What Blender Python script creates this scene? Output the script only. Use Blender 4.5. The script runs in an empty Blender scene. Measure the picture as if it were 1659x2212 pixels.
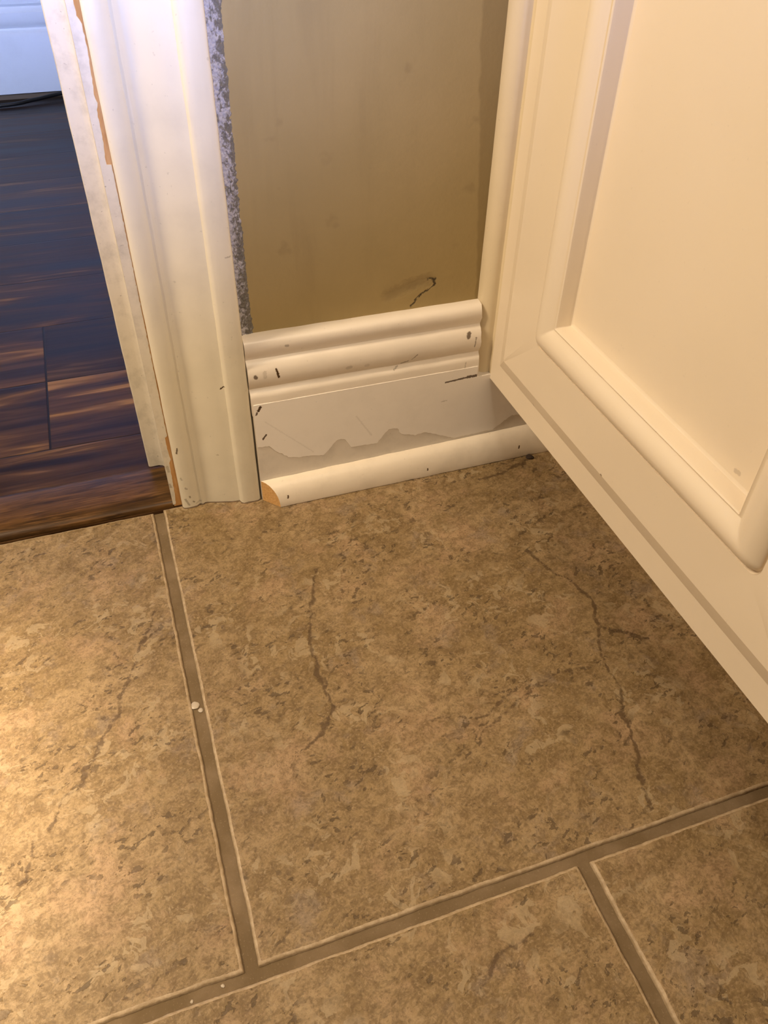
import bpy, bmesh, math, random
from mathutils import Vector, Matrix, noise
random.seed(7)
S = bpy.context.scene
COL = S.collection

# ---------------------------------------------------------------- camera
cam_d = bpy.data.cameras.new('camera')
cam = bpy.data.objects.new('camera', cam_d)
COL.objects.link(cam)
RIGHT = Vector((0.94488568, -0.32693899, 0.01737652))
DOWN = Vector((-0.20734329, -0.63862882, -0.74105464))
FWD = Vector((0.2533768, 0.69660902, -0.67121984))
cam.matrix_world = Matrix(((RIGHT.x, -DOWN.x, -FWD.x, 0.0),
                           (RIGHT.y, -DOWN.y, -FWD.y, 0.0),
                           (RIGHT.z, -DOWN.z, -FWD.z, 0.55),
                           (0, 0, 0, 1)))
cam_d.sensor_fit = 'VERTICAL'
cam_d.sensor_height = 36.0
cam_d.sensor_width = 27.0
cam_d.lens = 1719.52 / 2212 * 36.0
cam_d.clip_start = 0.01
S.camera = cam

# ---------------------------------------------------------------- view + world + lights
S.view_settings.view_transform = 'Standard'
S.view_settings.look = 'None'
S.view_settings.gamma = 1.0
S.view_settings.exposure = 0.0
S.view_settings.use_curve_mapping = False
W = bpy.data.worlds.new('world')
S.world = W
W.use_nodes = True
W.node_tree.nodes['Background'].inputs[0].default_value = (1.0, 0.83, 0.64, 1)
W.node_tree.nodes['Background'].inputs[1].default_value = 0.17


def area(name, loc, target, size, size_y, energy, color, spread=180):
    l = bpy.data.lights.new(name, 'AREA')
    l.shape = 'RECTANGLE'
    l.size = size
    l.size_y = size_y
    l.energy = energy
    l.color = color
    l.spread = math.radians(spread)
    o = bpy.data.objects.new(name, l)
    o.location = loc
    o.rotation_euler = (Vector(target) - Vector(loc)).to_track_quat('-Z', 'Y').to_euler()
    COL.objects.link(o)
    return o


# added unseen warm light at mid height on the left, lights the cabinet face
area('left_warm_light', (-0.66, 0.535, 1.10), (0.30, 0.42, 0.20), 0.14, 0.50, 14.5, (1.0, 0.78, 0.53))
# added unseen warm fill overhead, partly shaded from the floor by the countertop
area('warm_overhead_fill', (0.34, -0.62, 1.95), (0.12, 0.50, 0.10), 0.9, 0.4, 21.0, (1.0, 0.81, 0.58))
# cool daylight crossing the bathroom above knee height
area('bathroom_daylight', (-0.18, -1.30, 1.02), (-0.03, 0.645, 1.0), 0.55, 1.1, 5.6, (0.34, 0.46, 1.0), 19)
# cool daylight in the room beyond the doorway
area('far_room_daylight', (-1.0, 1.25, 0.55), (-0.10, 2.20, 0.10), 0.5, 0.35, 5.0, (0.30, 0.50, 1.0), 100)
sp = bpy.data.lights.new('floor_pool_spot', 'SPOT')  # added spot that makes the bright pool on the left floor
sp.energy = 560.0
sp.color = (1.0, 0.78, 0.52)
sp.spot_size = math.radians(17)
sp.spot_blend = 1.0
sp.shadow_soft_size = 0.05
spo = bpy.data.objects.new('floor_pool_spot', sp)
spo.location = (-0.50, 0.30, 2.2)
spo.rotation_euler = (Vector((-0.345, 0.355, 0)) - spo.location).to_track_quat('-Z', 'Y').to_euler()
COL.objects.link(spo)


# ---------------------------------------------------------------- node helpers
class N:
    def __init__(s, name):
        s.m = bpy.data.materials.new(name)
        s.m.use_nodes = True
        s.t = s.m.node_tree
        s.b = s.t.nodes['Principled BSDF']
        s.co = s.t.nodes.new('ShaderNodeTexCoord').outputs['Object']

    def new(s, k):
        return s.t.nodes.new(k)

    def set(s, sock, v):
        if isinstance(v, bpy.types.NodeSocket):
            s.t.links.new(v, sock)
        else:
            sock.default_value = v

    def math(s, op, a, b=0.0, c=None, clamp=False):
        n = s.new('ShaderNodeMath')
        n.operation = op
        n.use_clamp = clamp
        s.set(n.inputs[0], a)
        s.set(n.inputs[1], b)
        if c is not None:
            s.set(n.inputs[2], c)
        return n.outputs[0]

    def vec(s, op, a, b=None, out=0, scale=None):
        n = s.new('ShaderNodeVectorMath')
        n.operation = op
        s.set(n.inputs[0], a)
        if b is not None:
            s.set(n.inputs[1], b)
        if scale is not None:
            s.set(n.inputs['Scale'], scale)
        return n.outputs['Value'] if out == 'v' else n.outputs['Vector']

    def sep(s, v):
        n = s.new('ShaderNodeSeparateXYZ')
        s.set(n.inputs[0], v)
        return n.outputs

    def comb(s, x, y, z):
        n = s.new('ShaderNodeCombineXYZ')
        for i, v in enumerate((x, y, z)):
            s.set(n.inputs[i], v)
        return n.outputs[0]

    def noise(s, scale, detail=3, rough=0.55, dist=0.0, co=None, stretch=None, col=False):
        co = co or s.co
        if stretch:
            co = s.vec('MULTIPLY', co, stretch)
        n = s.new('ShaderNodeTexNoise')
        s.set(n.inputs['Vector'], co)
        n.inputs['Scale'].default_value = scale
        n.inputs['Detail'].default_value = detail
        n.inputs['Roughness'].default_value = rough
        n.inputs['Distortion'].default_value = dist
        return n.outputs['Color'] if col else n.outputs['Fac']

    def voronoi(s, scale, co=None, feature='F1', stretch=None, out='Distance'):
        co = co or s.co
        if stretch:
            co = s.vec('MULTIPLY', co, stretch)
        n = s.new('ShaderNodeTexVoronoi')
        n.feature = feature
        s.set(n.inputs['Vector'], co)
        n.inputs['Scale'].default_value = scale
        return n.outputs[out]

    def map(s, v, a, b, c=0.0, d=1.0, smooth=True):
        n = s.new('ShaderNodeMapRange')
        if smooth:
            n.interpolation_type = 'SMOOTHSTEP'
        s.set(n.inputs['Value'], v)
        s.set(n.inputs['From Min'], a)
        s.set(n.inputs['From Max'], b)
        s.set(n.inputs['To Min'], c)
        s.set(n.inputs['To Max'], d)
        return n.outputs[0]

    def mix(s, f, a, b, mode='MIX'):
        n = s.new('ShaderNodeMix')
        n.data_type = 'RGBA'
        n.blend_type = mode
        s.set(n.inputs[0], f)
        for i, v in ((6, a), (7, b)):
            s.set(n.inputs[i], (*v, 1) if isinstance(v, tuple) and len(v) == 3 else v)
        return n.outputs[2]

    def seg(s, p, a, b):
        a = Vector(a)
        b = Vector(b)
        ba = b - a
        pa = s.vec('SUBTRACT', p, tuple(a))
        h = s.vec('DOT_PRODUCT', pa, tuple(ba / max(ba.length_squared, 1e-12)), out='v')
        h = s.math('ADD', h, 0.0, clamp=True)
        w = s.vec('SCALE', tuple(ba), scale=h)
        return s.vec('LENGTH', s.vec('SUBTRACT', pa, w), out='v')

    def poly(s, p, pts):
        d = None
        for a, b in zip(pts, pts[1:]):
            e = s.seg(p, a, b)
            d = e if d is None else s.math('MINIMUM', d, e)
        return d

    def bump(s, h, strength, dist=0.001, prev=None):
        n = s.new('ShaderNodeBump')
        n.inputs['Strength'].default_value = strength
        n.inputs['Distance'].default_value = dist
        s.set(n.inputs['Height'], h)
        if prev is not None:
            s.set(n.inputs['Normal'], prev)
        return n.outputs[0]

    def done(s, color, rough=0.5, normal=None, spec=0.5, coat=0.0):
        s.set(s.b.inputs['Base Color'], (*color, 1) if isinstance(color, tuple) and len(color) == 3 else color)
        s.set(s.b.inputs['Roughness'], rough)
        s.b.inputs['Specular IOR Level'].default_value = spec
        s.b.inputs['Coat Weight'].default_value = coat
        if normal is not None:
            s.set(s.b.inputs['Normal'], normal)
        return s.m


def painted(name, color, rough=0.4, bumpy=0.12, grime=0.12, marks=(), flat='y', dark=(0.075, 0.040, 0.016), grime_scale=18, spec=0.4):
    """paint on wood; marks = (a, b, radius) nicks in the surface plane"""
    n = N(name)
    g = n.map(n.noise(grime_scale, 5, 0.65), 0.42, 0.75)
    c = n.mix(n.math('MULTIPLY', g, grime), color, tuple(x * 0.55 for x in color))
    f = n.map(n.noise(260, 2, 0.5, co=n.vec('ADD', n.co, (3, 1, 7))), 0.70, 0.78)
    c = n.mix(n.math('MULTIPLY', f, grime * 1.6), c, tuple(x * 0.35 for x in color))
    h = n.math('ADD', n.math('MULTIPLY', n.noise(70, 3), 0.7), n.math('MULTIPLY', n.noise(400, 2), 0.25))
    if marks:
        m3 = {'y': (1, 0, 1), 'x': (0, 1, 1), 'z': (1, 1, 0)}[flat]
        p = n.vec('MULTIPLY', n.co, m3)
        w = n.vec('SCALE', n.vec('SUBTRACT', n.noise(700, 2, col=True), (.5, .5, .5)), scale=0.0022)
        p = n.vec('ADD', p, n.vec('MULTIPLY', w, m3))
        tot = None
        for a, b, r, k in marks:
            if flat == 'y':
                A, B = (a[0], 0, a[1]), (b[0], 0, b[1])
            elif flat == 'x':
                A, B = (0, a[0], a[1]), (0, b[0], b[1])
            else:
                A, B = (a[0], a[1], 0), (b[0], b[1], 0)
            d = n.seg(p, A, B)
            e = n.math('MULTIPLY', n.map(d, r * 0.75, r * 1.35, 1.0, 0.0), k)
            tot = e if tot is None else n.math('MAXIMUM', tot, e)
        c = n.mix(tot, c, dark)
        h = n.math('SUBTRACT', h, n.math('MULTIPLY', tot, 1.5))
    return n.done(c, rough, n.bump(h, bumpy, 0.0012), spec=spec)


# ---------------------------------------------------------------- mesh helpers
def link(name, bm, mats, parent=None, smooth=0.6, kind=None, label=None, cat=None, group=None):
    bmesh.ops.recalc_face_normals(bm, faces=bm.faces)
    me = bpy.data.meshes.new(name)
    bm.to_mesh(me)
    bm.free()
    for m in (mats if isinstance(mats, (list, tuple)) else [mats]):
        me.materials.append(m)
    if smooth:
        me.polygons.foreach_set('use_smooth', [True] * len(me.polygons))
        me.set_sharp_from_angle(angle=smooth)
    o = bpy.data.objects.new(name, me)
    COL.objects.link(o)
    if parent:
        o.parent = parent
        o.matrix_parent_inverse = parent.matrix_world.inverted()
    tag(o, label, cat, group, kind)
    return o


def tag(o, label=None, cat=None, group=None, kind=None):
    for k, v in (('label', label), ('category', cat), ('group', group), ('kind', kind)):
        if v:
            o[k] = v


def empty(name, loc, **k):
    o = bpy.data.objects.new(name, None)
    o.empty_display_size = 0.05
    o.location = loc
    COL.objects.link(o)
    o.matrix_world = Matrix.Translation(loc)
    tag(o, **k)
    return o


def box(bm, x0, x1, y0, y1, z0, z1, mi=0, bevel=0.0):
    vs = [bm.verts.new((x, y, z)) for x in (x0, x1) for y in (y0, y1) for z in (z0, z1)]
    F = ((0, 1, 3, 2), (4, 6, 7, 5), (0, 4, 5, 1), (2, 3, 7, 6), (0, 2, 6, 4), (1, 5, 7, 3))
    fs = [bm.faces.new([vs[i] for i in f]) for f in F]
    for f in fs:
        f.material_index = mi
    if bevel:
        es = list({e for f in fs for e in f.edges})
        bmesh.ops.bevel(bm, geom=es, offset=bevel, segments=2, affect='EDGES', profile=0.6)
    return fs


def extrude(bm, prof, axis, a, b, steps=1, wob=0.0, seed=0, mi=0, amp=None):
    """closed 2D profile swept along x (profile = y,z) or z (profile = x,y)"""
    rings = []
    for i in range(steps + 1):
        t = a + (b - a) * i / steps
        ring = []
        for j, (u, v) in enumerate(prof):
            du = dv = 0
            if wob:
                q = Vector((t * 45 + seed, j * 0.35, seed))
                du = noise.noise(q) * wob
                dv = noise.noise(q + Vector((9, 9, 9))) * wob
            p = (t, u + du, v + dv) if axis == 'x' else (u + du, v + dv, t)
            ring.append(bm.verts.new(p))
        rings.append(ring)
    n = len(prof)
    for r0, r1 in zip(rings, rings[1:]):
        for j in range(n):
            f = bm.faces.new((r0[j], r0[(j + 1) % n], r1[(j + 1) % n], r1[j]))
            f.material_index = mi
    for r in (rings[0], rings[-1]):
        f = bm.faces.new(r)
        f.material_index = mi
    return rings


def slab_from_outline(bm, pts, to3, depth, mi=0):
    """outline in 2D, given thickness; to3(u, v, d) -> 3D"""
    front = [bm.verts.new(to3(u, v, depth)) for u, v in pts]
    back = [bm.verts.new(to3(u, v, 0)) for u, v in pts]
    f = bm.faces.new(front)
    f.material_index = mi
    g = bm.faces.new(list(reversed(back)))
    n = len(pts)
    for i in range(n):
        bm.faces.new((front[i], back[i], back[(i + 1) % n], front[(i + 1) % n]))
    bmesh.ops.triangulate(bm, faces=[f, g])


def columns(bm, pts, base, to3, depth):
    """skin between an uneven edge (t, h), monotone in t, and the straight line h = base"""
    ts = []
    for t, h in pts:
        if not ts or t > ts[-1][0] + 1e-5:
            ts.append((t, h))
    R = []
    for t, h in ts:
        R.append([bm.verts.new(to3(*q)) for q in ((t, base, 0), (t, base, depth), (t, h + (0.0003 if base > h else -0.0003), depth), (t, h, depth * 0.55), (t, h, 0))])
    for a, b in zip(R, R[1:]):
        for i in range(5):
            bm.faces.new((a[i], a[(i + 1) % 5], b[(i + 1) % 5], b[i]))
    bm.faces.new(R[0])
    bm.faces.new(R[-1])


def refine(pts, step, amp, seed=0):
    out = []
    for (a, b), (c, d) in zip(pts, pts[1:]):
        L = math.hypot(c - a, d - b)
        n = max(1, int(L / step))
        for i in range(n):
            t = i / n
            x = a + (c - a) * t
            z = b + (d - b) * t
            q = Vector((x * 320 + seed, z * 320, seed))
            out.append((x + noise.noise(q) * amp, z + noise.noise(q + Vector((5, 3, 1))) * amp))
    out.append(pts[-1])
    return out


# ---------------------------------------------------------------- materials
def mat_tile():
    n = N('travertine_look_tile')
    co = n.co
    warp = n.vec('SCALE', n.vec('SUBTRACT', n.noise(45, 3, col=True), (.5, .5, .5)), scale=0.010)
    cw = n.vec('ADD', co, warp)
    # local axes turned a little so the clouding runs diagonally
    rot = n.new('ShaderNodeVectorRotate')
    rot.inputs['Angle'].default_value = math.radians(-22)
    rot.inputs['Axis'].default_value = (0, 0, 1)
    n.set(rot.inputs['Vector'], cw)
    cr = rot.outputs[0]
    big = n.noise(9, 4, 0.6, co=cw)
    mid = n.noise(38, 7, 0.72, co=cr, stretch=(0.88, 1.15, 1))
    fine = n.noise(125, 7, 0.80, co=cr, stretch=(0.95, 1.08, 1))
    c = n.mix(n.map(big, 0.38, 0.64), (0.345, 0.240, 0.120), (0.44, 0.315, 0.178))
    c = n.mix(n.map(mid, 0.42, 0.57), n.mix(0.60, c, (0.205, 0.130, 0.052)), c)
    pink = n.map(n.noise(17, 4, 0.65, co=n.vec('ADD', cw, (4, 2, 0))), 0.50, 0.66)
    c = n.mix(n.math('MULTIPLY', pink, 0.55), c, (0.52, 0.345, 0.215))
    grey = n.math('MULTIPLY', n.map(n.noise(26, 4, 0.65, co=n.vec('ADD', cw, (8, 5, 0))), 0.55, 0.68), 0.55)
    c = n.mix(grey, c, (0.29, 0.225, 0.18))
    c = n.mix(n.map(fine, 0.40, 0.58), n.mix(0.55, c, (0.14, 0.086, 0.036)), c)
    grit = n.noise(520, 3, 0.7, co=cr)
    c = n.mix(n.math('MULTIPLY', n.map(grit, 0.54, 0.66), 0.40), c, (0.52, 0.38, 0.23))
    c = n.mix(n.math('MULTIPLY', n.map(grit, 0.46, 0.36), 0.45), c, (0.13, 0.085, 0.042))
    # pale worm-like fills
    wv = n.noise(66, 3.5, 0.6, 0.9, co=n.vec('ADD', cr, (1.3, 2.1, 0)))
    gate = n.map(n.noise(15, 3, 0.5, co=n.vec('ADD', cw, (2, 9, 0))), 0.46, 0.58)
    worm = n.math('MULTIPLY', n.map(wv, 0.550, 0.580), gate)
    c = n.mix(n.math('MULTIPLY', worm, 0.46), c, (0.52, 0.41, 0.265))
    sm = n.map(n.noise(300, 3, 0.6, co=cr), 0.56, 0.66)
    c = n.mix(n.math('MULTIPLY', sm, 0.40), c, (0.48, 0.345, 0.20))
    # pits
    pv = n.noise(150, 3, 0.6, co=n.vec('ADD', cr, (6, 6, 0)), stretch=(0.75, 1.25, 1))
    pg = n.map(n.noise(22, 3, 0.6, co=n.vec('ADD', cw, (5, 1, 0))), 0.46, 0.58)
    pit = n.math('MULTIPLY', n.map(pv, 0.575, 0.615), pg)
    c = n.mix(n.math('MULTIPLY', pit, 0.72), c, (0.095, 0.060, 0.030))
    # veins: the tile mesh carries the distance to the nearest vein line, the noise roughens it
    at = n.new('ShaderNodeAttribute')
    at.attribute_name = 'vein'
    wob = n.math('ADD', n.math('MULTIPLY', n.math('SUBTRACT', n.noise(330, 4, 0.7), 0.5), 0.0050),
                 n.math('MULTIPLY', n.math('SUBTRACT', n.noise(85, 2, 0.6), 0.5), 0.0050))
    vd = n.math('ADD', at.outputs['Fac'], wob)
    tot = n.math('MULTIPLY', n.map(vd, -0.0002, 0.0016, 1.0, 0.0), 0.72)
    c = n.mix(tot, c, (0.085, 0.048, 0.022))
    c = n.mix(1.0, c, (0.76, 0.75, 0.71), mode='MULTIPLY')
    h = n.math('ADD', n.math('MULTIPLY', mid, 0.5), n.math('MULTIPLY', fine, 0.35))
    h = n.math('ADD', h, n.math('MULTIPLY', worm, 0.12))
    h = n.math('SUBTRACT', h, n.math('ADD', n.math('MULTIPLY', pit, 0.5), n.math('MULTIPLY', tot, 0.3)))
    r = n.map(fine, 0.3, 0.7, 0.58, 0.46)
    return n.done(c, r, n.bump(h, 0.55, 0.0016), spec=0.35)


def mat_tile_edge():
    n = N('worn_tile_edge')
    c = n.mix(n.map(n.noise(120, 4, 0.7), 0.35, 0.7), (0.33, 0.24, 0.14), (0.47, 0.36, 0.235))
    return n.done(c, 0.5, n.bump(n.noise(500, 3), 0.4, 0.001), spec=0.35)


def mat_grout():
    n = N('brown_grout')
    c = n.mix(n.map(n.noise(28, 4, 0.6), 0.35, 0.7), (0.145, 0.100, 0.052), (0.205, 0.146, 0.086))
    c = n.mix(n.math('MULTIPLY', n.map(n.noise(700, 2), 0.6, 0.75), 0.4), c, (0.33, 0.25, 0.16))
    return n.done(c, 0.85, n.bump(n.noise(650, 4, 0.7), 0.35, 0.0012), spec=0.2)


def mat_wood_floor():
    n = N('dark_wood_planks')
    x, y, z = n.sep(n.co)[:3]
    Wd = 0.1435
    yy = n.math('DIVIDE', n.math('SUBTRACT', y, 0.6405), Wd)
    row = n.math('FLOOR', yy)
    fy = n.math('SUBTRACT', yy, row)
    # offset of the butt joints: pairs of rows share one board
    pair = n.math('FLOOR', n.math('DIVIDE', n.math('ADD', row, 1.0), 2.0))
    off = n.math('MULTIPLY', n.math('SUBTRACT', pair, 1.0), 0.437)
    xx = n.math('DIVIDE', n.math('ADD', n.math('ADD', x, 0.112), off), 1.2)
    bi = n.math('FLOOR', xx)
    fx = n.math('SUBTRACT', xx, bi)
    key = n.comb(n.math('MULTIPLY', bi, 3.7), n.math('MULTIPLY', row, 1.93), 0.0)
    wn = n.new('ShaderNodeTexWhiteNoise')
    n.set(wn.inputs['Vector'], key)
    rnd = wn.outputs['Value']
    sh = n.vec('ADD', n.co, n.comb(n.math('MULTIPLY', rnd, 3.0), n.math('MULTIPLY', rnd, 7.0), 0.0))
    g1 = n.noise(8.0, 3.5, 0.6, 0.9, co=sh, stretch=(0.38, 3.6, 1))
    g2 = n.noise(30, 4, 0.6, 0.4, co=sh, stretch=(0.22, 5.0, 1))
    c = n.mix(n.map(g1, 0.34, 0.62), (0.012, 0.0045, 0.002), (0.072, 0.034, 0.014))
    c = n.mix(n.map(g1, 0.56, 0.74), c, (0.27, 0.148, 0.064))
    c = n.mix(n.math('MULTIPLY', n.map(g2, 0.45, 0.7), 0.45), c, (0.012, 0.005, 0.003))
    t = n.map(rnd, 0.0, 1.0, 0.42, 1.35, smooth=False)
    c = n.mix(1.0, c, n.comb(t, t, t), mode='MULTIPLY')
    # joints: pair edges dark, thin light bevel otherwise
    ed = n.math('MINIMUM', fy, n.math('SUBTRACT', 1.0, fy))
    je = n.map(ed, 0.004, 0.011, 1.0, 0.0)
    ex = n.math('MINIMUM', fx, n.math('SUBTRACT', 1.0, fx))
    jx = n.map(ex, 0.0006, 0.0014, 1.0, 0.0)
    j = n.math('MAXIMUM', n.math('MULTIPLY', je, 0.75), jx)
    c = n.mix(j, c, (0.006, 0.003, 0.002))
    h = n.math('SUBTRACT', n.math('MULTIPLY', g2, 0.3), n.math('MULTIPLY', j, 1.0))
    r = n.map(g1, 0.3, 0.7, 0.34, 0.46)
    return n.done(c, r, n.bump(h, 0.35, 0.0012), spec=0.2)


def mat_reducer():
    n = N('dark_wood_reducer')
    g1 = n.noise(14, 5, 0.65, 1.0, stretch=(0.5, 5.0, 2))
    g2 = n.noise(90, 4, 0.6, 0.3, stretch=(0.25, 4.0, 4))
    c = n.mix(n.map(g1, 0.34, 0.66), (0.026, 0.012, 0.003), (0.105, 0.050, 0.014))
    c = n.mix(n.math('MULTIPLY', n.map(g2, 0.5, 0.7), 0.5), c, (0.20, 0.10, 0.035))
    return n.done(c, 0.36, n.bump(g2, 0.15, 0.001), spec=0.22)


def mat_wall():
    n = N('tan_wall_paint')
    base = n.mix(n.map(n.noise(6, 3), 0.35, 0.7), (0.345, 0.258, 0.108), (0.385, 0.288, 0.126))
    # faint brushed drips running down
    dr = n.map(n.noise(40, 4, 0.6, 0.2, stretch=(1, 1, 0.13)), 0.50, 0.72)
    base = n.mix(n.math('MULTIPLY', dr, 0.16), base, (0.20, 0.14, 0.06))
    bl = n.map(n.noise(30, 3, 0.5), 0.66, 0.74)
    base = n.mix(n.math('MULTIPLY', bl, 0.30), base, (0.20, 0.14, 0.06))
    x, y, z = n.sep(n.co)[:3]
    # shade beside the cabinet painted in as a darker strip with uneven edge
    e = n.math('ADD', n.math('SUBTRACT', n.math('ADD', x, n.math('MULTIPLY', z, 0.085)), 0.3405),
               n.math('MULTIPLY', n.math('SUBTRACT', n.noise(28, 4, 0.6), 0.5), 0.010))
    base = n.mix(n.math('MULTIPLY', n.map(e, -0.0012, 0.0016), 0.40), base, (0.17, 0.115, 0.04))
    # tear in the wallboard above the baseboard
    p = n.vec('MULTIPLY', n.vec('ADD', n.co, n.vec('SCALE', n.vec('SUBTRACT', n.noise(240, 3, col=True), (.5, .5, .5)), scale=0.007)), (1, 0, 1))
    crack = n.poly(p, [(.2730, 0, .2125), (.2800, 0, .2120), (.2785, 0, .2045), (.2655, 0, .1965), (.2570, 0, .1870)])
    cm = n.map(crack, 0.0002, 0.0012, 1.0, 0.0)
    dk = n.map(n.seg(p, (.2790, 0, .2115), (.2795, 0, .2075)), 0.0006, 0.0024, 1.0, 0.0)
    cm = n.math('MAXIMUM', cm, dk)
    smear = n.math('MULTIPLY', n.map(n.poly(p, [(.2340, 0, .2010), (.2560, 0, .2085), (.2730, 0, .2105)]), 0.001, 0.009, 1.0, 0.0), 1.0)
    base = n.mix(n.math('MULTIPLY', smear, 0.30), base, (0.17, 0.12, 0.06))
    base = n.mix(n.math('MULTIPLY', cm, 0.9), base, (0.035, 0.024, 0.012))
    h = n.math('ADD', n.math('MULTIPLY', n.noise(55, 3), 0.5), n.math('MULTIPLY', n.noise(300, 3), 0.22))
    h = n.math('SUBTRACT', h, n.math('ADD', n.math('MULTIPLY', cm, 1.6), n.math('MULTIPLY', smear, 1.2)))
    return n.done(base, 0.55, n.bump(h, 0.35, 0.002), spec=0.3)


def mat_plaster():
    n = N('rough_torn_plaster')
    a = n.noise(330, 4, 0.65, 0.5, stretch=(1, 1, 0.7))
    x = n.sep(n.co)[0]
    bias = n.math('ADD', n.map(x, 0.093, 0.108, 0.13, -0.12, smooth=False), n.map(n.sep(n.co)[2], 0.20, 0.36, -0.06, 0.0))
    c = n.mix(n.map(n.math('ADD', a, bias), 0.43, 0.60), (0.150, 0.135, 0.108), (0.43, 0.41, 0.42))
    c = n.mix(n.math('MULTIPLY', n.map(n.noise(900, 2), 0.5, 0.7), 0.4), c, (0.22, 0.20, 0.18))
    return n.done(c, 0.7, n.bump(n.noise(700, 3), 0.5, 0.001), spec=0.3)


def mat_raw():
    n = N('raw_pine')
    g = n.noise(150, 3, 0.6, 0.5, stretch=(1, 1, 0.18))
    c = n.mix(n.map(g, 0.35, 0.65), (0.52, 0.27, 0.095), (0.66, 0.39, 0.17))
    return n.done(c, 0.75, n.bump(g, 0.3, 0.001), spec=0.2)


def mat_raw_end():
    n = N('raw_pine_end_grain')
    g = n.noise(420, 3, 0.6, 0.3, stretch=(1, 1, 3))
    c = n.mix(n.map(g, 0.35, 0.65), (0.56, 0.31, 0.11), (0.70, 0.43, 0.18))
    return n.done(c, 0.8, n.bump(g, 0.3, 0.0008), spec=0.2)


CREAM = (0.80, 0.695, 0.545)
WHITE = (0.82, 0.745, 0.65)
TILE, TEDGE, GROUT = mat_tile(), mat_tile_edge(), mat_grout()
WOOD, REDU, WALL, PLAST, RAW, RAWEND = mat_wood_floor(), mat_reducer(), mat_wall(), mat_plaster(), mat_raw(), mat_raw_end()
CAS = painted('cream_casing_paint', (0.75, 0.69, 0.55), 0.33, 0.16, 0.16,
              [((.0703, .1405), (.0672, .1380), .0006, 1.0), ((.0187, .0770), (.0172, .0712), .0007, .9),
               ((.0850, .2650), (.0895, .2656), .0005, .35), ((.0215, .0150), (.0220, .0135), .0008, .55), ((.0190, .0270), (.0200, .0255), .0010, .4), ((.0165, .0400), (.0170, .0380), .0009, .35), ((.017, .012), (.020, .004), .0010, .45), ((.0245, .0075), (.0250, .0070), .0009, .6), ((.055, .062), (.056, .062), .0007, .3), ((.027, .004), (.032, .005), .0009, .25)], 'y')
BASE = painted('white_baseboard_paint', WHITE, 0.34, 0.14, 0.10, [
    ((.0995, .1488), (.1000, .1478), .0017, .85), ((.1085, .1515), (.1085, .1465), .0016, .22),
    ((.1195, .1528), (.1212, .1445), .0010, 1.0), ((.3135, .1560), (.3128, .1535), .0021, .85),
    ((.3212, .1515), (.3202, .1412), .0006, .6), ((.2595, .1438), (.2540, .1385), .0005, .55),
    ((.2500, .1368), (.2440, .1348), .0008, .65), ((.2400, .1325), (.2357, .1300), .0006, .45),
    ((.1309, .1734), (.1325, .1734), .0012, .45), ((.1880, .1416), (.1910, .1420), .0018, .25),
    ((.2065, .1408), (.2085, .1408), .0016, .18), ((.3119, .1255), (.3111, .1165), .0005, .35),
    ((.1960, .1846), (.1985, .1852), .0006, .3)], 'y')
PLAYER = painted('grey_white_paint_skin', (0.92, 0.87, 0.81), 0.5, 0.10, 0.10, [
    ((.1008, .1158), (.0985, .1120), .0012, 1.0), ((.0972, .1098), (.0962, .1080), .0009, .9),
    ((.1040, .0828), (.1000, .0782), .0009, .95),
    ((.2912, .1062), (.3150, .1078), .0009, .9), ((.3150, .1080), (.3420, .1083), .0014, .9),
    ((.104, .098), (.150, .051), .0006, .10), ((.196, .085), (.212, .058), .0008, .12),
    ((.288, .0835), (.294, .0838), .0006, .3)], 'y', grime_scale=30)
CORE = painted('bare_grey_primer', (0.76, 0.70, 0.62), 0.7, 0.2, 0.22, (), 'y', grime_scale=60)
SHOE = painted('white_shoe_paint', (0.82, 0.73, 0.60), 0.42, 0.22, 0.18, [
    ((.1176, .0125), (.1170, .0100), .0007, 1.0), ((.2713, .0105), (.2709, .0085), .0007, 1.0),
    ((.3800, .0150), (.3797, .0125), .0008, 1.0)], 'y', grime_scale=40)
CAB = painted('cream_cabinet_paint', CREAM, 0.36, 0.05, 0.05, [
    ((.4098, .1432), (.4104, .1432), .0009, .8), ((.5340, .1285), (.5352, .1292), .0010, .35),
    ((.2960, .2310), (.2990, .2305), .0016, .30)], 'x', dark=(0.16, 0.10, 0.05), grime_scale=9)
SCR = painted('cream_scribe_paint', (0.72, 0.61, 0.42), 0.36, 0.08, 0.10, (), 'y')
FARW = painted('white_far_paint', (0.80, 0.82, 0.86), 0.4, 0.05, 0.10, (), 'y')
CEIL = painted('plain_room_paint', (0.62, 0.52, 0.38), 0.7, 0.05, 0.05, (), 'y')
JAMB = painted('chipped_jamb_paint', (0.72, 0.66, 0.55), 0.42, 0.30, 0.45, [
    ((.0060, .052), (.0066, .046), .0012, .4), ((.0050, .030), (.0056, .026), .0010, .5)], 'y', dark=(0.20, 0.16, 0.10), grime_scale=55)
CABLE = N('black_rubber').done((0.006, 0.007, 0.009), 0.45)
CAULK = N('white_caulk').done((0.46, 0.39, 0.30), 0.35)
STONE = N('countertop_stone').done((0.45, 0.38, 0.30), 0.3)
DARK = N('dark_caulk_gap_shade').done((0.16, 0.11, 0.07), 0.7)

# ---------------------------------------------------------------- setting: floors
TOP = 0.0
GR = -0.0030


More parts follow.
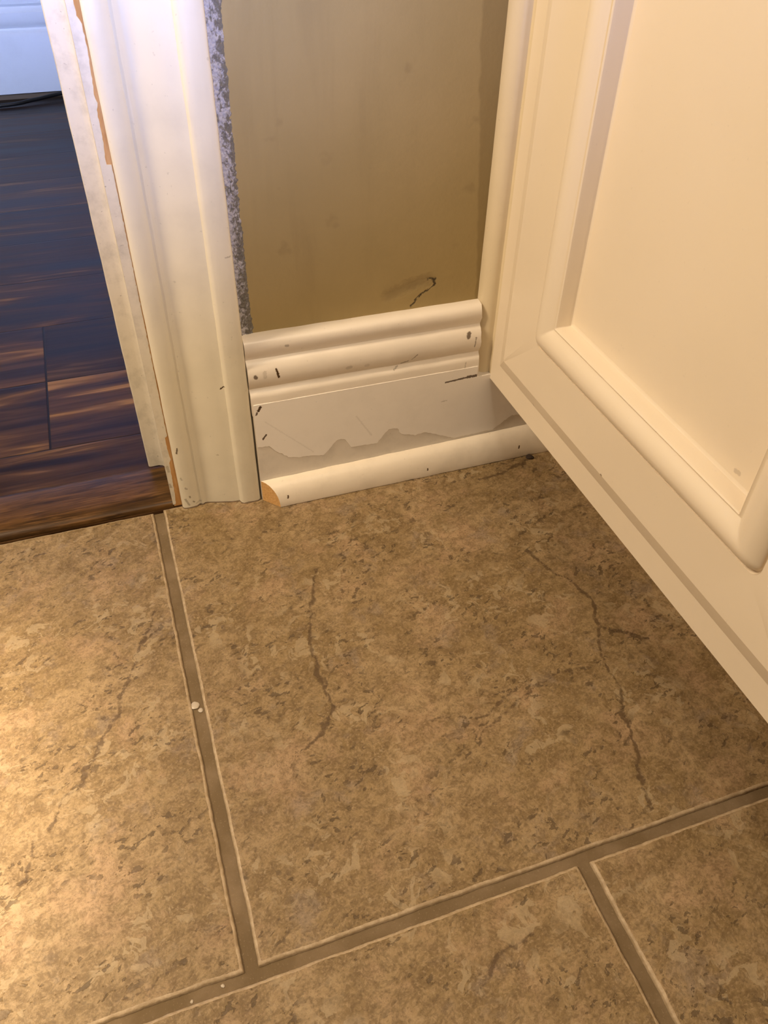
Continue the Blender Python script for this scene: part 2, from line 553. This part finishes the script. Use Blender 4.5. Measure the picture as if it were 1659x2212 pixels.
VEINS = [
    ([(.1196, .5138), (.1074, .4808), (.0908, .4325), (.0881, .3898), (.0919, .3591), (.0788, .3485), (.0739, .339), (.0637, .3318)], .0011),
    ([(.3232, .4735), (.3343, .4371), (.3446, .4199), (.3524, .4033), (.340, .3695), (.3252, .3365), (.3231, .3069), (.3083, .2653), (.2923, .2205), (.2894, .205)], .0013),
    ([(.3088, .3316), (.2741, .333), (.2435, .3237), (.2212, .3123), (.1895, .2962)], .0005),
    ([(.244, .3332), (.2061, .3151), (.1399, .3295)], .0004),
    ([(.340, .3695), (.3547, .3546), (.3747, .3414)], .0009),
    ([(.4016, .6063), (.3544, .5914), (.3205, .5898)], .0014),
    ([(-.0316, .509), (-.0481, .4705), (-.0651, .4358), (-.073, .4103), (-.097, .371), (-.1131, .3506), (-.1284, .3279)], .0008),
    ([(-.1377, .3275), (-.1402, .3109), (-.1422, .2982), (-.1488, .2907)], .0004),
    ([(.1667, .156), (.1406, .1501), (.1216, .1368)], .0006),
    ([(-.0890, .2015), (-.0700, .2030), (-.0510, .2060)], .0006),
    ([(.0880, .3990), (.0930, .3880), (.0900, .3780)], .0010),
]


def vein_distance(x, y):
    best = 0.05
    q = Vector((x * 55, y * 55, 3.0))
    q2 = Vector((x * 170, y * 170, 8.0))
    x += 0.0042 * noise.noise(q) + 0.0020 * noise.noise(q2)
    y += 0.0042 * noise.noise(q + Vector((40, 0, 0))) + 0.0020 * noise.noise(q2 + Vector((40, 0, 0)))
    for pts, w in VEINS:
        for (ax, ay), (bx, by) in zip(pts, pts[1:]):
            dx, dy = bx - ax, by - ay
            t = max(0.0, min(1.0, ((x - ax) * dx + (y - ay) * dy) / (dx * dx + dy * dy)))
            best = min(best, math.hypot(x - ax - dx * t, y - ay - dy * t) - w + 0.0004)
    return best


def tile_piece(bm, x0, x1, y0, y1, seed, nn=64):
    """one tile with a rounded, slightly ragged edge"""
    e = 0.0016
    def side(a, b, n):
        return [a + (b - a) * i / n for i in range(n)]
    def ring(inset, z, jit, n=nn):
        xa, xb, ya, yb = x0 + inset, x1 - inset, y0 + inset, y1 - inset
        pts = [(x, ya) for x in side(xa, xb, n)] + [(xb, y) for y in side(ya, yb, n)] + \
              [(x, yb) for x in side(xb, xa, n)] + [(xa, y) for y in side(yb, ya, n)]
        out = []
        for x, y in pts:
            q = Vector((x * 60 + seed, y * 60, seed * 1.3))
            q2 = Vector((x * 420 + seed, y * 420, seed))
            j = (noise.noise(q) * 0.6 + noise.noise(q2) * 0.4) * jit
            cx, cy = (x0 + x1) / 2, (y0 + y1) / 2
            dx = -j if x > cx + 0.49 * (xb - xa) else (j if x < cx - 0.49 * (xb - xa) else 0)
            dy = -j if y > cy + 0.49 * (yb - ya) else (j if y < cy - 0.49 * (yb - ya) else 0)
            out.append(bm.verts.new((x + dx, y + dy, z + j * 0.10)))
        return out
    rs = [ring(0, -0.009, 0.0), ring(0.0, GR - 0.0006, 0.0007), ring(0.0003, TOP - 0.0012, 0.0010), ring(0.0010, TOP - 0.00035, 0.0010), ring(0.0024, TOP, 0.0012)]
    for k, (a, b) in enumerate(zip(rs, rs[1:])):
        n = len(a)
        for i in range(n):
            f = bm.faces.new((a[i], a[(i + 1) % n], b[(i + 1) % n], b[i]))
            f.material_index = 1
    # the top is a fine grid stitched to the rounded border
    lay = bm.verts.layers.float['vein']
    n = nn
    top = rs[-1]
    G2 = {}
    for k in range(n):
        G2[(k, 0)] = top[k]
        G2[(n, k)] = top[n + k]
        G2[(n - k, n)] = top[2 * n + k]
        G2[(0, n - k)] = top[3 * n + k]
    for i in range(n + 1):
        for j in range(n + 1):
            if (i, j) not in G2:
                a, b = i / n, j / n
                G2[(i, j)] = bm.verts.new((x0 + .0024 + (x1 - x0 - .0048) * a, y0 + .0024 + (y1 - y0 - .0048) * b, TOP))
    for i in range(n):
        for j in range(n):
            f = bm.faces.new((G2[(i, j)], G2[(i + 1, j)], G2[(i + 1, j + 1)], G2[(i, j + 1)]))
            f.material_index = 0
    for v in G2.values():
        v[lay] = vein_distance(v.co.x, v.co.y)
    f = bm.faces.new(rs[0])
    f.material_index = 1


bm = bmesh.new()
bm.verts.layers.float.new('vein')
P, G = 0.464, 0.0095
YTOP = 0.6445
k = 0
for r, (ya, yb, xo) in enumerate(((0.1925, YTOP, -0.0070), (0.1925 - 0.008 - 0.4545, 0.1845, 0.2255), (-0.7335, -0.279, -0.0070), (-1.1975, -0.743, 0.2255))):
    for i in range(-3, 3):
        x0 = xo + i * P
        x1 = min(x0 + P - G, 0.89)
        if x0 < 0.85 and x1 > x0 + 0.02:
            yy = yb
            if r == 0 and x1 < 0:
                yy = 0.6425
            tile_piece(bm, x0, x1, ya, yy, k * 3.7, 220 if (r < 2 and -0.5 < x0 < 0.3) else 40)
            k += 1
# grout bed
box(bm, -1.3, 0.9, -1.25, 0.6425, -0.03, GR, 2)
link('floor', bm, [TILE, TEDGE, GROUT], kind='structure', smooth=0.9,
     label='tan mottled stone-look floor tiles with brown sunken grout lines', cat='floor')

bm = bmesh.new()
box(bm, -2.4, 0.9, 0.6445, 2.215, -0.03, -0.0005)
link('floor', bm, WOOD, kind='structure', smooth=None,
     label='dark brown glossy wood plank floor of the room beyond the doorway', cat='floor')

bm = bmesh.new()
pr = [(.6450, -.001), (.6447, .0025), (.6462, .0052), (.6492, .0070), (.6540, .0082), (.6650, .0090), (.6880, .0090), (.7020, .0082), (.7080, .0068), (.7092, .0045), (.7092, -.001)]
extrude(bm, pr, 'x', -0.80, 0.0042, 60, 0.0002, 3)
link('trim_1', bm, REDU, kind='structure', smooth=0.9,
     label='dark wood threshold strip with a rounded front edge between tile and planks', cat='threshold')

# ---------------------------------------------------------------- setting: walls, ceiling
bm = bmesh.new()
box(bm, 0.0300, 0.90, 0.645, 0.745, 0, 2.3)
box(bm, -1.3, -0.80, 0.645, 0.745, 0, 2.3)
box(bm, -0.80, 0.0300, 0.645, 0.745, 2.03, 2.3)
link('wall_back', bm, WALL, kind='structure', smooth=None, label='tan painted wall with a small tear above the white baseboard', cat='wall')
bm = bmesh.new()
box(bm, 0.90, 0.98, -1.3, 0.745, 0, 2.3)
link('wall_right', bm, CEIL, kind='structure', smooth=None, label='plain beige wall behind the cabinet', cat='wall')
bm = bmesh.new()
box(bm, -2.4, 0.9, 2.215, 2.30, 0, 2.3)
link('wall_far', bm, FARW, kind='structure', smooth=None, label='pale wall at the far side of the next room', cat='wall')

# rough strip where old caulk and plaster tore off beside the casing
bm = bmesh.new()
nx, nz = 26, 460
x0, x1, z0, z1 = 0.0905, 0.1070, 0.1825, 0.50
grid = []
for j in range(nz + 1):
    z = z0 + (z1 - z0) * j / nz
    edge = 0.1048 + 0.0014 * noise.noise(Vector((z * 60, 0, 2))) + 0.0013 * noise.noise(Vector((z * 330, 4, 2)))
    if z > 0.30:
        edge += (z - 0.30) * 0.012
    row = []
    for i in range(nx + 1):
        u = i / nx
        x = x0 + (edge - x0) * u
        q = Vector((x * 420, z * 300, 1))
        hgt = 0.0012 + 0.0009 * noise.noise(q) + 0.0010 * noise.noise(q * 2.3 + Vector((3, 3, 3)))
        hgt *= (1.0 - u ** 5) * 1.0
        if u > 0.93:
            hgt = hgt * (1 - (u - 0.93) / 0.07)
        row.append(bm.verts.new((x, 0.6452 - max(hgt, -0.0001) if i < nx else 0.6452, z)))
    grid.append(row)
for a, b in zip(grid, grid[1:]):
    for i in range(nx):
        bm.faces.new((a[i], a[i + 1], b[i + 1], b[i]))
bk = [[bm.verts.new((x, 0.6470, z)) for x in (x0, x1 - 0.002)] for z in (z0, z1)]
bm.faces.new((bk[0][0], bk[0][1], bk[1][1], bk[1][0]))
link('trim_2', bm, PLAST, kind='structure', smooth=1.2,
     label='ragged grey strip of torn plaster along the right edge of the door casing', cat='plaster')

# ---------------------------------------------------------------- setting: door jamb, stop, casing
jamb = empty('door_1', (0.0, 0.68, 0), label='chipped cream door jamb with bare orange wood showing at its edge', cat='door frame', kind='structure')
bm = bmesh.new()
box(bm, 0.0048, 0.0299, 0.6458, 0.755, 0.0, 2.03, 0, 0.0004)
link('jamb_board', bm, RAW, jamb, smooth=None, label='bare orange wood')
# paint skin on the face and on the inner side
edge = [(.0086, .60), (.0093, .447), (.0095, .436), (.0118, .431), (.0120, .415), (.0110, .398), (.0100, .388), (.0112, .3825), (.0098, .378), (.0098, .358),
        (.0086, .3435), (.0088, .3405), (.0122, .3400), (.0122, .20), (.0120, .0885), (.0098, .0870), (.0095, .0790), (.0101, .0640), (.0110, .0600), (.0088, .0560), (.0082, .030), (.0075, .008), (.0066, .003)]
edge = refine(edge, 0.0022, 0.0006, 4)
bm = bmesh.new()
columns(bm, [(z, x) for x, z in reversed(edge)], .0040, lambda t, h, d: (h, 0.6458 - d, t), 0.0007)
box(bm, 0.0040, 0.0048, 0.6452, 0.755, 0.003, 0.60)
link('paint_skin', bm, JAMB, jamb, smooth=0.5, label='peeling cream paint')
bm = bmesh.new()
pr = [(.0048, .7010), (.0040, .7035), (.0022, .7055), (.0003, .7063), (-.0012, .7072), (-.0095, .7074), (-.0112, .7078), (-.0120, .7092), (-.0120, .7440), (.0048, .7440)]
extrude(bm, pr, 'z', 0.0088, 2.02, 200, 0.0004, 8)
link('door_stop', bm, JAMB, jamb, smooth=0.7)

bm = bmesh.new()
cp = [(.0130, .6455), (.0129, .6420), (.0137, .6400), (.0155, .6388), (.0190, .6382), (.0240, .6383), (.0275, .6390), (.0296, .6404), (.0306, .6412), (.0316, .6408),
      (.0328, .6398), (.0342, .6400), (.0358, .6412), (.0385, .6413), (.0430, .6402), (.0490, .6383), (.0560, .6362), (.0630, .6346), (.0690, .6338), (.0705, .6334),
      (.0712, .6312), (.0724, .6292), (.0745, .6283), (.0790, .6279), (.0850, .6279), (.0888, .6282), (.0908, .6291), (.0919, .6308), (.0920, .6455)]
extrude(bm, cp, 'z', 0.0004, 2.05, 260, 0.00035, 2)
for v in bm.verts:   # the ragged foot of the casing
    if v.co.z < 0.004:
        v.co.z += 0.0010 * (0.5 + noise.noise(Vector((v.co.x * 260, 0, 5))))
link('trim_3', bm, CAS, kind='structure', smooth=0.7, label='cream fluted door casing standing on the tile beside the doorway', cat='door casing')
# caulk under the casing
bm = bmesh.new()
cc = [(x, y - 0.0007) for x, y in cp[1:-1]] + [(.0925, .6455), (.0125, .6455)]
extrude(bm, cc, 'z', -0.0004, 0.0007, 1)
link('trim_4', bm, DARK, kind='structure', smooth=None, label='thin dirty caulk line under the foot of the door casing', cat='caulk')

# ---------------------------------------------------------------- setting: baseboard
base = empty('baseboard_back', (0.21, 0.636, 0), label='white moulded baseboard with peeling paint between casing and cabinet', cat='baseboard', kind='structure')
bm = bmesh.new()
bp = [(.6455, .1840), (.6400, .1838), (.6360, .1828), (.6332, .1808), (.6318, .1780), (.6314, .1740), (.6320, .1700), (.6334, .1668), (.6345, .1645), (.6347, .1628),
      (.6335, .1618), (.6315, .1600), (.6290, .1560), (.6277, .1510), (.6273, .1460), (.6277, .1415), (.6290, .1378), (.6308, .1350), (.6318, .1335), (.6314, .1322),
      (.6295, .1308), (.6277, .1288), (.6269, .1255), (.6267, .1180), (.6267, .1065), (.6455, .1065)]
extrude(bm, bp, 'x', 0.0928, 0.3268, 120, 0.00028, 1)
for v in bm.verts:
    if v.co.x > 0.326:
        v.co.x += 0.0011 * noise.noise(Vector((0, v.co.y * 200, v.co.z * 160)))
link('moulded_board', bm, BASE, base, smooth=0.8)
bm = bmesh.new()
box(bm, 0.0934, 0.4350, 0.6268, 0.6455, 0.0002, 0.1066)
link('lower_board', bm, CORE, base, smooth=None, label='bare grey primer')
peel = [(.0944, .0688), (.1058, .0681), (.1123, .0603), (.124, .0498), (.1342, .0473), (.149, .0464), (.1595, .0439), (.1661, .0488), (.1735, .0590), (.179, .0606), (.1834, .0589), (.1875, .0520), (.1897, .0471), (.2028, .0467),
        (.2182, .0457), (.2247, .0546), (.2312, .0609), (.2412, .0600), (.2430, .0550), (.2448, .0514), (.2608, .0465), (.2721, .0479), (.2839, .0425), (.3056, .0325), (.3245, .0330), (.3388, .0335), (.352, .0339), (.3643, .042), (.3732, .0481), (.3868, .0466), (.4345, .052)]
peel = refine(peel, 0.0013, 0.0011, 1)
bm = bmesh.new()
# the thin side wall catches the light along the torn edge
columns(bm, [p for p in peel if p[0] < .3266], .1188, lambda t, h, d: (t, 0.6269 - d, h), 0.0007)
columns(bm, [p for p in peel if p[0] > .3250], .1064, lambda t, h, d: (t, 0.6269 - d, h), 0.0007)
link('paint_layer', bm, PLAYER, base, smooth=None, label='grey white paint layer with a torn wavy lower edge')

# shoe moulding
bm = bmesh.new()
def shoe_h(x):
    return 0.0255 + (x - 0.094) * 0.018
sp_prof = [(0.0, 0.0), (0.0, 1.0), (0.10, 1.0), (0.26, 0.975), (0.44, 0.92), (0.62, 0.81), (0.78, 0.66), (0.89, 0.48), (0.96, 0.28), (1.0, 0.06), (0.99, 0.0)]
D = 0.0165
rings = []
for i in range(91):
    ring = []
    for u, v in sp_prof:
        xs = 0.0936 + 0.0150 * u       # end cut at an angle
        x = xs + (0.4350 - xs) * i / 90
        w = 0.0003 * noise.noise(Vector((x * 50, u * 2, v * 2)))
        ring.append(bm.verts.new((x, 0.6266 - D * u + w, 0.0006 + shoe_h(x) * v + w)))
    rings.append(ring)
n_ = len(sp_prof)
for a, b in zip(rings, rings[1:]):
    for j in range(n_):
        bm.faces.new((a[j], a[(j + 1) % n_], b[(j + 1) % n_], b[j]))
f = bm.faces.new(rings[0]); f.material_index = 1
bm.faces.new(rings[-1])
link('trim_5', bm, [SHOE, RAWEND], kind='structure', smooth=0.7,
     label='white shoe moulding on the tile with a raw orange cut end at the casing', cat='shoe moulding')

# far baseboard
bm = bmesh.new()
fb = [(2.2155, .205), (2.206, .205), (2.202, .200), (2.202, .188), (2.206, .183), (2.205, .179), (2.198, .172), (2.197, .158), (2.199, .148), (2.204, .142), (2.203, .138), (2.197, .134), (2.195, .128), (2.195, .012), (2.2155, .012)]
extrude(bm, fb, 'x', -2.4, 0.9, 40, 0.0004, 9)
link('baseboard_far', bm, FARW, kind='structure', smooth=0.6, label='blue lit white baseboard across the next room behind the cable', cat='baseboard')
bm = bmesh.new()
box(bm, -2.4, 0.9, 2.200, 2.2155, -0.001, 0.012)  # dark strip filling the gap, its colour stands in for shade
link('trim_6', bm, DARK, kind='structure', smooth=None, label='dark strip painted as shade in the gap under the far baseboard', cat='gap')

# ---------------------------------------------------------------- cabinet
cabn = empty('cabinet', (0.62, 0.40, 0), label='cream painted vanity cabinet with a recessed panel door over a toe kick', cat='cabinet')
bm = bmesh.new()
box(bm, 0.3410, 0.895, -0.55, 0.6266, 0.1015, 0.84, 0, 0.0008)
link('body', bm, CAB, cabn, smooth=0.5)
bm = bmesh.new()
box(bm, 0.420, 0.890, -0.55, 0.6100, 0.0005, 0.1010)
link('toe_kick', bm, CAB, cabn, smooth=None)
# scribe moulding between the cabinet and the wall
bm = bmesh.new()
scr = [(.3266, .6450), (.3268, .6425), (.3281, .6388), (.3303, .6353), (.3330, .6330), (.3355, .6318), (.3378, .6315), (.3398, .6316), (.3410, .6312), (.3413, .6298), (.3414, .6266), (.3450, .6266), (.3450, .6450)]
extrude(bm, scr, 'z', 0.1068, 0.84, 60, 0.0002, 6)
for v in bm.verts:
    if v.co.z < 0.108:
        v.co.z = 0.1066 + (0.645 - v.co.y) * 0.0 + 0.0004 * noise.noise(v.co * 400)
link('scribe_moulding', bm, SCR, cabn, smooth=0.7)


def rrect(y0, y1, z0, z1, r, seg=5):
    pts = []
    for cy, cz, a0 in ((y0 + r, z0 + r, 180), (y1 - r, z0 + r, 270), (y1 - r, z1 - r, 0), (y0 + r, z1 - r, 90)):
        for i in range(seg + 1):
            a = math.radians(a0 + 90 * i / seg)
            pts.append((cy + r * math.cos(a), cz + r * math.sin(a)))
    return pts


def sweep_frame(bm, rect, prof, wob=0.0):
    """prof = (inset, x, corner radius)"""
    y0, y1, z0, z1 = rect
    rs = []
    for s, x, r in prof:
        rs.append([bm.verts.new((x, a, b)) for a, b in rrect(y0 + s, y1 - s, z0 + s, z1 - s, max(r, 0.0002))])
    for a, b in zip(rs, rs[1:]):
        n = len(a)
        for i in range(n):
            bm.faces.new((a[i], a[(i + 1) % n], b[(i + 1) % n], b[i]))
    return rs


FX = 0.3350
door_rect = (0.176, 0.6085, 0.1270, 0.800)
open_rect = (0.2400, 0.5425, 0.1900, 0.740)
bm = bmesh.new()
d = 0.0158
oy0, oy1, oz0, oz1 = door_rect
ins = (open_rect[0] - oy0, oy1 - open_rect[1], open_rect[2] - oz0, oz1 - open_rect[3])
def ring_rect(y0, y1, z0, z1, x, r):
    return [bm.verts.new((x, a, b)) for a, b in rrect(y0, y1, z0, z1, r)]
R_ = [ring_rect(oy0 + .004, oy1 - .004, oz0 + .004, oz1 - .004, 0.3409, .0003),
      ring_rect(oy0, oy1, oz0, oz1, 0.3408, .0003),
      ring_rect(oy0 + .0005, oy1 - .0005, oz0 + .0006, oz1 - .0005, 0.3404, .0003),
      ring_rect(oy0 + d - .0006, oy1 - d + .0006, oz0 + d - .0006, oz1 - d + .0006, FX + .0003, .0010),
      ring_rect(oy0 + d, oy1 - d, oz0 + d, oz1 - d, FX, .0016),
      ring_rect(open_rect[0] + .001, open_rect[1] - .001, open_rect[2] + .001, open_rect[3] - .001, FX, .009),
      ring_rect(open_rect[0] + .001, open_rect[1] - .001, open_rect[2] + .001, open_rect[3] - .001, FX + .0055, .009)]
for a, b in zip(R_, R_[1:]):
    n = len(a)
    for i in range(n):
        bm.faces.new((a[i], a[(i + 1) % n], b[(i + 1) % n], b[i]))
door = link('door', bm, CAB, cabn, smooth=0.35)
bm = bmesh.new()
mp = [(.0005, FX + .0030, .0098), (.0005, FX + .0004, .0098), (.0010, FX - .0002, .0095), (.0016, FX + .0030, .009), (.0026, FX + .0030, .0085), (.0031, FX + .0004, .0085),
      (.0042, FX - .0016, .008), (.0070, FX - .0044, .007), (.0110, FX - .0068, .005), (.0150, FX - .0076, .003), (.0195, FX - .0070, .002), (.0240, FX - .0050, .0012),
      (.0275, FX - .0022, .001), (.0290, FX - .0010, .001), (.0300, FX - .0012, .001), (.0309, FX - .0020, .001), (.0318, FX - .0012, .001),
      (.0322, FX + .0010, .001), (.0323, FX + .0100, .001), (.0328, FX + .0120, .001), (.0340, FX + .0130, .001), (.0360, FX + .0133, .001), (.038, FX + .0135, .001)]
sweep_frame(bm, open_rect, mp)
link('panel_moulding', bm, CAB, door, smooth=0.6)
bm = bmesh.new()
box(bm, FX + .0132, FX + .0155, open_rect[0] + .030, open_rect[1] - .030, open_rect[2] + .030, open_rect[3] - .030)
link('panel', bm, CAB, door, smooth=None)
# the opening in the carcass face is behind the door: carve it by moving the face back
cb = bpy.data.objects['body']
cb.data.clear_geometry()
bm = bmesh.new()
box(bm, 0.3410, 0.352, 0.600, 0.6266, 0.1015, 0.84, 0, 0.0005)
box(bm, 0.3410, 0.352, -0.55, 0.190, 0.1015, 0.84, 0, 0.0005)
box(bm, 0.3411, 0.352, 0.1895, 0.6005, 0.1016, 0.145)
box(bm, 0.3411, 0.352, 0.1895, 0.6005, 0.780, 0.84)
box(bm, 0.352, 0.895, -0.55, 0.6266, 0.1015, 0.84)
bmesh.ops.recalc_face_normals(bm, faces=bm.faces)
bm.to_mesh(cb.data)
bm.free()

bm = bmesh.new()
box(bm, 0.318, 0.898, -0.56, 0.6445, 0.8405, 0.875, 0, 0.003)
link('countertop', bm, STONE, smooth=0.5, label='stone countertop resting on the cream vanity cabinet', cat='countertop')

# ---------------------------------------------------------------- cable and small bits
def catmull(P, t):
    k = min(int(t), len(P) - 2)
    u = t - k
    p0, p1, p2, p3 = (Vector(P[max(0, min(len(P) - 1, k + d))]) for d in (-1, 0, 1, 2))
    return 0.5 * ((2 * p1) + (p2 - p0) * u + (2 * p0 - 5 * p1 + 4 * p2 - p3) * u * u + (3 * p1 - p0 - 3 * p2 + p3) * u ** 3)


pts = [(-0.75, 2.10, .0045), (-0.40, 2.150, .0045), (-0.176, 2.135, .0048), (-0.10, 2.152, .008), (-0.036, 2.172, .012), (0.05, 2.176, .014), (0.20, 2.16, .006), (0.5, 2.14, .0045)]
bm = bmesh.new()
path = [catmull(pts, (len(pts) - 1) * i / 120) for i in range(121)]
prev = None
for i, p_ in enumerate(path):
    t_ = (path[min(i + 1, 120)] - path[max(i - 1, 0)]).normalized()
    s1 = t_.cross(Vector((0, 0, 1))).normalized()
    s2 = s1.cross(t_)
    ring = [bm.verts.new(p_ + (s1 * math.cos(a) + s2 * math.sin(a)) * 0.0042) for a in [k_ * math.pi / 6 for k_ in range(12)]]
    if prev:
        for k_ in range(12):
            bm.faces.new((prev[k_], prev[(k_ + 1) % 12], ring[(k_ + 1) % 12], ring[k_]))
    else:
        bm.faces.new(ring)
    prev = ring
bm.faces.new(prev)
link('cable', bm, CABLE, smooth=1.0, label='thin black cable lying along the far baseboard on the wood floor', cat='cable')


def blob(name, x, y, z, r, mat, label, cat, group=None, flat=0.5):
    bm = bmesh.new()
    bmesh.ops.create_icosphere(bm, subdivisions=3, radius=r)
    for v in bm.verts:
        k = 1 + 0.35 * noise.noise(v.co * (2.2 / r) * 0.5 + Vector((x * 100, y * 100, 0)))
        v.co = Vector((v.co.x * k, v.co.y * k, v.co.z * flat * k))
        v.co += Vector((x, y, z + r * flat * 0.6))
    return link(name, bm, mat, smooth=1.5, label=label, cat=cat, group=group)


blob('paint_blob', -0.0140, 0.3995, GR, 0.0036, CAULK, 'largest white paint blob in the long grout line left of the big tile', 'paint blob', 'white blobs in the grout', 0.30)
blob('paint_blob', -0.0103, 0.3940, GR, 0.0020, CAULK, 'tiny white paint blob just below the largest one in the grout', 'paint blob', 'white blobs in the grout', 0.30)
blob('paint_blob', -0.0305, 0.1895, GR, 0.0012, CAULK, 'small white paint speck in the grout near the tile corner', 'paint blob', 'white blobs in the grout', 0.5)
blob('paint_blob', -0.0500, 0.1870, GR, 0.0010, CAULK, 'small white paint speck in the cross grout at the bottom edge', 'paint blob', 'white blobs in the grout', 0.5)
LINT = N('dark_lint').done((0.03, 0.018, 0.010), 0.9)
blob('lint_clump', 0.3925, 0.6065, 0.0, 0.0042, LINT, 'dark dust clump at the foot of the shoe moulding by the cabinet', 'dust', None, 0.35)
